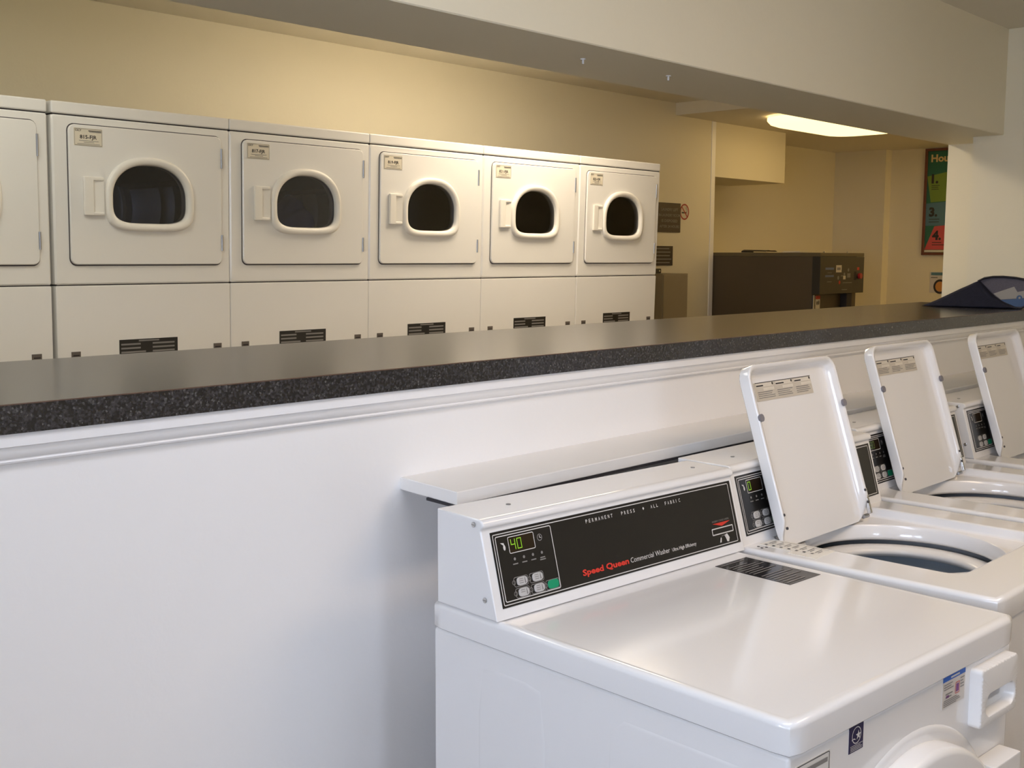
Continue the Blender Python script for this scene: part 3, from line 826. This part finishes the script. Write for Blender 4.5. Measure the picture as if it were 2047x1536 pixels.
    hp.build('hinge', CHROME, lo_)
    MB().cyl(lm(LW - 0.012, 0.008, 0.004), lm(LW + 0.012, 0.008, 0.004), 0.005, 12).build('hinge_pin', STEEL, lo_)
    if left_label:
        q = [(0.022, 0.376), (0.106, 0.376), (0.106, 0.520), (0.045, 0.520), (0.040, 0.440), (0.022, 0.440)]
        MB().loops([at_z(q, 0.9140), at_z(q, 0.9147)], cap1=True).build('wash_guide_label', mat('pale_guide_label', (0.80, 0.77, 0.70), 0.4), r)
        dk = Deck(lambda u, v, h: (u, v, 0.9147 + h), [INKG, INKK])
        for j in range(7):
            y = 0.505 - 0.018 * j
            dk.quad(0.049, y, 0.056, y + 0.006, 1 if j % 2 else 0); dk.quad(0.064, y + 0.001, 0.092, y + 0.0035, 0); dk.quad(0.064, y - 0.005, 0.082, y - 0.003, 0)
        dk.quad(0.096, 0.385, 0.0975, 0.500, 0)
        dk.done('label_print', r)
        for (x, y) in ((0.028, 0.512), (0.034, 0.496), (0.022, 0.500)):
            MB().cyl((x, y, 0.9138), (x, y, 0.9146), 0.003, 10).build('cover_plug', INKK, r)
    return r
top_loader('white top loader with raised lid beside the front loader, label on its top border', (0.281, -3.0, 0.0), math.radians(-0.8), '0', True, True, 0.099)
top_loader('white top loader with raised lid, middle of the three open ones', (0.972, -2.953, 0.0), math.radians(-0.3), '80', False, False)
top_loader('white top loader with raised lid at the far end of the row', (1.688, -2.953, 0.0), math.radians(-0.3), None, False, False)

# ------------------------------------------------------------------ things on the back wall
t = root('wall_sign', 'larger brown sign about left laundry, beside the no smoking sticker', 'sign', (4.599, YB, 1.689))
MB().box(0, -0.008, 0, 0.348, 0, 0.201, bev=0.001).build('plate', SIGNB, t)
dk = Deck(lambda u, v, h: (u, -0.008 - h, v), [INKG])
for k, s in enumerate(('LAUNDRY LEFT', 'IN LAUNDRY ROOM', 'IS DISPOSED', 'AFTER 24 HOURS')):
    dk.text(s, 0.215, 0.146 - 0.0385 * k, 0.019, 0, width=(0.20, 0.255, 0.19, 0.235)[k], bold=0.015, center=True)
dk.done('lettering', t)
t = root('wall_sign', 'smaller brown sign above the metal cabinet, under the larger sign', 'sign', (4.617, YB, 1.460))
MB().box(0, -0.006, 0, 0.247, 0, 0.134, bev=0.001).build('plate', SIGNB, t)
dk = Deck(lambda u, v, h: (u, -0.006 - h, v), [INKG])
dk.bars(0.02, 0.008, 0.232, 0.128, 5, 0, fill=0.30, rag=0.15)
dk.done('lettering', t)
t = root('no_smoking_sticker', 'round red no smoking sticker on the back wall', 'sticker', (5.003, YB, 1.834))
dk = Deck(lambda u, v, h: (u, -h, v), [mat('sticker_white', (0.62, 0.55, 0.44), 0.45), INKR, INKK, INKG])
dk.disc2(0, 0, 0.050, 0, h=0.001, n=32)
dk.build('disc', dk.mats, t, recalc=False)
dk = Deck(lambda u, v, h: (u, -0.001 - h, v), [mat('sticker_red', (0.36, 0.02, 0.02), 0.45), INKK, INKG])
dk.disc2(0, 0, 0.050, 0, h=0.0012, n=32, inner=0.041)
dk.quad(-0.030, -0.010, 0.022, -0.001, 1, h=0.0006); dk.line([(0.024, 0.0), (0.030, 0.014), (0.016, 0.022), (0.024, 0.032)], 0.004, 2, h=0.0006)
dk.line([(-0.031, 0.031), (0.031, -0.031)], 0.008, 0, h=0.0012)
dk.done('symbol', t)
t.scale = (1.12, 1, 1.12)
# metal cabinet beside the last dryer
t = root('metal_cabinet', 'beige steel cabinet standing against the back wall beside the last dryer', 'cabinet', (4.184, 0.50, 0.0))
MB().box(0, 0, 0, 0.286, 0.36, 1.414, bev=0.003).build('body', CABST, t)
MB().box(0.010, -0.004, 0.03, 0.276, 0.0, 1.406, bev=0.002).build('door', CABST, t)
MB().cyl((0.03, -0.012, 0.98), (0.03, -0.003, 0.98), 0.01, 14).build('lock', CHROME, t)
t = root('coin_tray', 'dark metal tray lying on the beige steel cabinet', 'tray', (4.20, 0.60, 1.4145))
MB().box(0, 0, 0, 0.115, 0.12, 0.030, bev=0.004).build('body', DARKB, t)
MB().cyl((0.092, -0.003, 0.016), (0.092, 0.003, 0.016), 0.006, 12).build('knob', CHROME, t)

# ------------------------------------------------------------------ commercial washer in the alcove
t = root('commercial_washer', 'big dark brown commercial washer standing in the alcove', 'washing machine', (5.39, 0.105, 0.0))
MB().box(0, 0, 0.0, 0.66, 1.10, 1.535, bev=0.004).build('body', BROWN, t)
MB().box(-0.004, -0.055, 1.525, 0.664, 1.10, 1.552, bev=0.004).build('top', mat('olive_brown_top', (0.12, 0.095, 0.05), 0.45), t)
cp = MB().box(-0.004, -0.06, 1.268, 0.656, 0.0, 1.524, bev=0.003).build('control_panel', DARKB, t)
dk = Deck(lambda u, v, h: (u, -0.06 - h, v), [INKB, LABEL, INKR, INKG, mat('pale_blue_print', (0.12, 0.17, 0.34), 0.5), GAP])
dk.quad(0.07, 1.435, 0.195, 1.450, 4); dk.quad(0.07, 1.385, 0.195, 1.398, 4); dk.quad(0.10, 1.412, 0.165, 1.416, 3); dk.quad(0.10, 1.350, 0.165, 1.354, 3)
dk.quad(0.225, 1.416, 0.308, 1.466, 1); dk.quad(0.240, 1.432, 0.292, 1.450, 3, h=0.001)
dk.quad(0.335, 1.366, 0.372, 1.392, 1); dk.quad(0.300, 1.388, 0.335, 1.394, 3); dk.disc2(0.262, 1.378, 0.014, 3); dk.disc2(0.352, 1.402, 0.012, 3)
dk.quad(0.395, 1.378, 0.445, 1.408, 3); dk.disc2(0.412, 1.432, 0.012, 3)
dk.disc2(0.283, 1.346, 0.013, 2); dk.quad(0.33, 1.340, 0.47, 1.345, 3); dk.quad(0.32, 1.292, 0.40, 1.297, 3)
dk.quad(0.500, 1.360, 0.535, 1.420, 5); dk.quad(0.545, 1.430, 0.580, 1.450, 2, h=0.0004)
dk.done('panel_print', cp)
MB().cyl((0.580, -0.060, 1.388), (0.580, -0.078, 1.388), 0.020, 20).build('stop_button', mat('red_plastic', (0.45, 0.02, 0.02), 0.35), cp)
for x in (0.10, 0.45):
    MB().cyl((x, -0.03, 1.552), (x, -0.03, 1.560), 0.009, 12, 0.006).build('screw', CHROME, t)
MB().box(0.055, -0.0015, 1.165, 0.12, 0.0, 1.255).build('sticker', LABEL, t)
dk = Deck(lambda u, v, h: (u, -0.0015 - h, v), [INKR, INKK])
dk.quad(0.055, 1.232, 0.12, 1.255, 0); dk.disc2(0.078, 1.205, 0.009, 1, ry=0.014); dk.disc2(0.102, 1.208, 0.008, 1, ry=0.016); dk.done('sticker_print', t)
MB().box(0.42, -0.05, 1.02, 0.50, 0.0, 1.268, bev=0.003).build('coin_chute', GAP, t)
MB().box(0.012, -0.008, 0.05, 0.03, 0.0, 1.262, bev=0.002).build('edge_strip', STEEL, t)
N = 40
def dl2(rad, y): return [(0.32 + rad * math.cos(2 * PI * i / N), y, 0.78 + rad * math.sin(2 * PI * i / N)) for i in range(N)]
MB().loops([dl2(0.24, 0.0), dl2(0.24, -0.03), dl2(0.22, -0.045), dl2(0.17, -0.045), dl2(0.16, -0.02)], cap1=True).build('door', STEEL, t)
o = MB()
for i_ in range(1):
    P = []
    for k in range(13):
        s = k / 12
        P.append((s * 0.26, 0.004 + 0.012 * math.sin(PI * s) + 0.004 * math.sin(9 * s)))
    o.loops([[(p[0], 0.0, p[1]) for p in P], [(p[0], 0.18, p[1] + 0.004) for p in P], [(p[0], 0.18, 0) for p in P], [(p[0], 0.0, 0) for p in P]] , closed=False)
oo = o.build('folded_rag', mat('dark_rag', (0.03, 0.025, 0.02), 0.9, var=0.3, vscale=30))
oo.location = (5.44, 0.50, 1.5535); oo.rotation_euler = (0, 0, 0.2)
tag(oo, 'dark folded rag lying on the brown commercial washer', 'rag')
o = MB().box(0, 0, 0, 0.20, 0.14, 0.004).box(0.01, 0.01, 0.004, 0.19, 0.13, 0.008, mi=1).build('booklet', [LABEL, POSTW])
o.location = (5.43, 0.22, 1.5535); o.rotation_euler = (0, 0, 0.1)
tag(o, 'thin pale booklet lying on the brown commercial washer near its controls', 'booklet')

# ------------------------------------------------------------------ poster and flyer on the far wall
def far_map(y0, z0):   # u runs towards the camera (-y), v up
    return lambda u, v, h: (-h, -u, v)
t = root('framed_poster', 'green poster with numbered steps in a brown frame on the far wall', 'poster', (XR, 0.595, 1.543))
PW, PH = 0.60, 0.885
fm = far_map(0, 0)
F_ = MB()
for (a, b, c_, d) in ((0, 0, PW, 0.022), (0, PH - 0.022, PW, PH), (0, 0.022, 0.022, PH - 0.022), (PW - 0.022, 0.022, PW, PH - 0.022)):
    F_.box(-0.022, -c_, b, 0.0, -a, d, bev=0.002)
F_.build('frame', FRAME, t)
dk = Deck(fm, [POSTG, POSTY, POSTB, POSTR, POSTW, INKK, mat('poster_cream', (0.75, 0.60, 0.30), 0.4)])
dk.quad(0.02, 0.02, PW - 0.02, PH - 0.02, 0, h=0.008)
dk.poly([(0.02, 0.245), (PW - 0.02, 0.245), (PW - 0.02, 0.47), (0.02, 0.43)], 2, h=0.0085)
dk.poly([(0.022, 0.655), (PW - 0.03, 0.76), (PW - 0.03, 0.47), (0.06, 0.44)], 1, h=0.009)
dk.poly([(0.022, 0.045), (PW - 0.03, 0.045), (PW - 0.1, 0.27), (0.10, 0.24)], 3, h=0.0095)
dk.quad(0.022, 0.024, PW - 0.022, 0.042, 4, h=0.0095)
dk.text('House', 0.050, 0.775, 0.060, 6, width=0.225, bold=0.035, h=0.010)
dk.text('1.', 0.060, 0.600, 0.072, 5, bold=0.05, h=0.010)
dk.text('2.', 0.205, 0.600, 0.072, 5, bold=0.05, h=0.010)
dk.text('3.', 0.050, 0.325, 0.072, 5, bold=0.05, h=0.010)
dk.text('4.', 0.085, 0.130, 0.072, 5, bold=0.05, h=0.010)
dk.bars(0.062, 0.540, 0.15, 0.585, 3, 5, fill=0.3, h=0.010); dk.bars(0.05, 0.265, 0.15, 0.31, 2, 5, fill=0.25, h=0.010); dk.bars(0.085, 0.075, 0.19, 0.115, 2, 5, fill=0.3, h=0.010)
dk.done('print', t)
t.scale = (1, 1.062, 1.062)
t = root('flyer', 'small white flyer with a dark picture on the far wall under the poster', 'flyer', (XR, 0.512, 1.208))
dk = Deck(fm, [mat('flyer_paper', (0.62, 0.60, 0.60), 0.5), POSTB, INKK, mat('flyer_orange', (0.6, 0.28, 0.08), 0.5), INKG])
dk.quad(0, 0, 0.19, 0.185, 0, h=0.001)
dk.build('sheet', dk.mats, t, recalc=False)
dk = Deck(lambda u, v, h: fm(u, v, h + 0.001), dk.mats)
dk.quad(0.01, 0.155, 0.18, 0.18, 1); dk.quad(0.01, 0.13, 0.07, 0.14, 4)
dk.disc2(0.095, 0.055, 0.06, 2, ry=0.065, inner=0.042); dk.disc2(0.095, 0.055, 0.042, 3, ry=0.045)
dk.done('print', t)

# ------------------------------------------------------------------ collapsed mesh hamper on the worktop end
t = root('laundry_hamper', 'collapsed navy mesh hamper lying at the right end of the worktop', 'laundry hamper', (3.10, -1.80, 1.3094))
tri = [(0.183, 0.002), (0.150, 0.014), (0.117, 0.028), (0.080, 0.046), (0.042, 0.065), (0.010, 0.081), (-0.021, 0.095), (-0.045, 0.107), (-0.062, 0.114), (-0.084, 0.093), (-0.106, 0.071), (-0.128, 0.052), (-0.150, 0.038),
       (-0.172, 0.026), (-0.200, 0.013), (-0.224, 0.003), (-0.180, 0.001), (-0.120, 0.0), (-0.036, 0.0), (0.03, 0.0), (0.094, 0.0), (0.150, 0.0005)]
def sect(x, k, cy=-0.04, cz=0.035): return [(x + 0.004 * math.sin(40 * y + 60 * z), cy + (y - cy) * k, max(0.0003, cz + (z - cz) * k)) for y, z in tri]
MB().loops([sect(0.030, 0.80), sect(0.036, 0.94), sect(0.045, 1.0), sect(0.085, 1.0), sect(0.120, 0.97), sect(0.140, 0.85)], cap0=True, cap1=True).build('fabric', NAVY, t, sharp=50)
ring = [(-0.055, 0.114), (-0.081, 0.127), (-0.116, 0.133), (-0.158, 0.134), (-0.209, 0.130), (-0.243, 0.124), (-0.268, 0.108), (-0.276, 0.078), (-0.272, 0.045), (-0.262, 0.016), (-0.240, 0.004), (-0.219, 0.005), (-0.173, 0.022), (-0.131, 0.044), (-0.099, 0.074), (-0.066, 0.105)]
rx = lambda y, z: 0.052 + 0.10 * (z - 0.02)
MB().tube([(rx(y, z), y, z) for y, z in ring], 0.0042, 8, closed=True).build('rim', RIMB, t)
mesh_ = MB().loops([[(rx(y, z) + d, y, z) for y, z in ring] for d in (0.006, 0.008)], cap0=True, cap1=True)
mesh_.build('mesh_panel', MESHF, t)
hm = Deck(lambda u, v, h: (rx(u, v) + 0.006 - h, u, v), [mat('grey_hamper_print', (0.30, 0.29, 0.28), 0.7), mat('blue_hamper_print', (0.05, 0.10, 0.22), 0.7)])
hm.poly([(-0.121, 0.062), (-0.204, 0.093), (-0.219, 0.071), (-0.252, 0.078), (-0.252, 0.047), (-0.154, 0.038)], 0, h=0.001)
hm.poly([(-0.150, 0.036), (-0.252, 0.045), (-0.250, 0.010), (-0.215, 0.010)], 1, h=0.001)
hm.disc2(-0.229, 0.046, 0.012, 1, h=0.002); hm.disc2(-0.230, 0.047, 0.0045, 0, h=0.003)
hm.done('printed_patch', t)

# ------------------------------------------------------------------ bolts under the header
for k, (x, y, lab) in enumerate(((0.62, -1.749, 'white toggle bolt under the header beam, the nearer and left one'), (1.002, -1.754, 'white toggle bolt under the header beam, the farther and right one'))):
    b = root('toggle_bolt', lab, 'bolt', (x, y, ZH), 0, 'bolts left in the header')
    MB().cyl((0, 0, -0.003), (0, 0, 0.0), 0.0075, 12).build('collar', ENAM2, b)
    MB().cyl((0, 0, -0.014), (0, 0, -0.003), 0.0028, 10).build('shank', ENAM2, b)

# ------------------------------------------------------------------ light fittings
def fitting(name, label, loc, lx, ly, tint, strength, drop=0.07):
    r = root(name, label, 'ceiling light', loc)
    n = 96
    P = lambda ins, z: [(p[0], p[1], z) for p in rrect_ray(-lx / 2 + ins, -ly / 2 + ins, lx / 2 - ins, ly / 2 - ins, min(ly, lx) / 2 * 0.62 - ins * 0.5, 0, 0, n)]
    MB().loops([P(0.02, 0.0), P(0.02, -0.012)], cap0=True, cap1=True).build('base_pan', ENAM2, r)
    em_ = bpy.data.materials.new(name + '_diffuser'); em_.use_nodes = True
    bs = em_.node_tree.nodes['Principled BSDF']
    bs.inputs['Base Color'].default_value = (0.8, 0.78, 0.7, 1)
    bs.inputs['Emission Color'].default_value = (*tint, 1); bs.inputs['Emission Strength'].default_value = strength
    MB().loops([P(0.0, -0.012), P(0.0, -drop * 0.45), P(0.02, -drop * 0.8), P(0.06, -drop)], cap1=True).build('diffuser', em_, r, sharp=70)
    return r
fitting('ceiling_light', 'glowing cloud shaped ceiling light over the alcove', (5.83, 0.19, ZA), 1.12, 0.62, WARM_TINT, L_ALCOVE)
fitting('ceiling_light', 'cloud shaped ceiling light above the middle dryers, hidden by the header', DRYER_LAMP, 1.10, 0.46, MID_TINT, L_DRYER)
fitting('ceiling_light', 'added cloud shaped fill light brightening the left dryers, hidden by the header', (-0.6, -0.75, ZD), 1.10, 0.46, LEFT_FILL_TINT, L_LEFT_FILL)  # invented fitting, lifts the left dryers and the wall above them
fitting('ceiling_light', 'added cloud shaped fill light brightening the far wall, hidden by the header', (7.72, -0.85, ZA), 1.10, 0.46, WARM_TINT, L_FAR_FILL)  # no known lamp here, added to lift the far wall
fitting('ceiling_light', 'warm ceiling light over the open washers in the front room', FRONT_LAMP, 1.25, 0.40, FRONT_TINT, L_FRONT)
fitting('ceiling_light', 'added cool fill light left of the washers, out of view in the front room', (-0.7, -3.15, ZF), 1.25, 0.40, COOL_FILL_TINT, L_COOL_FILL)  # added fill, placed to brighten the upper half wall
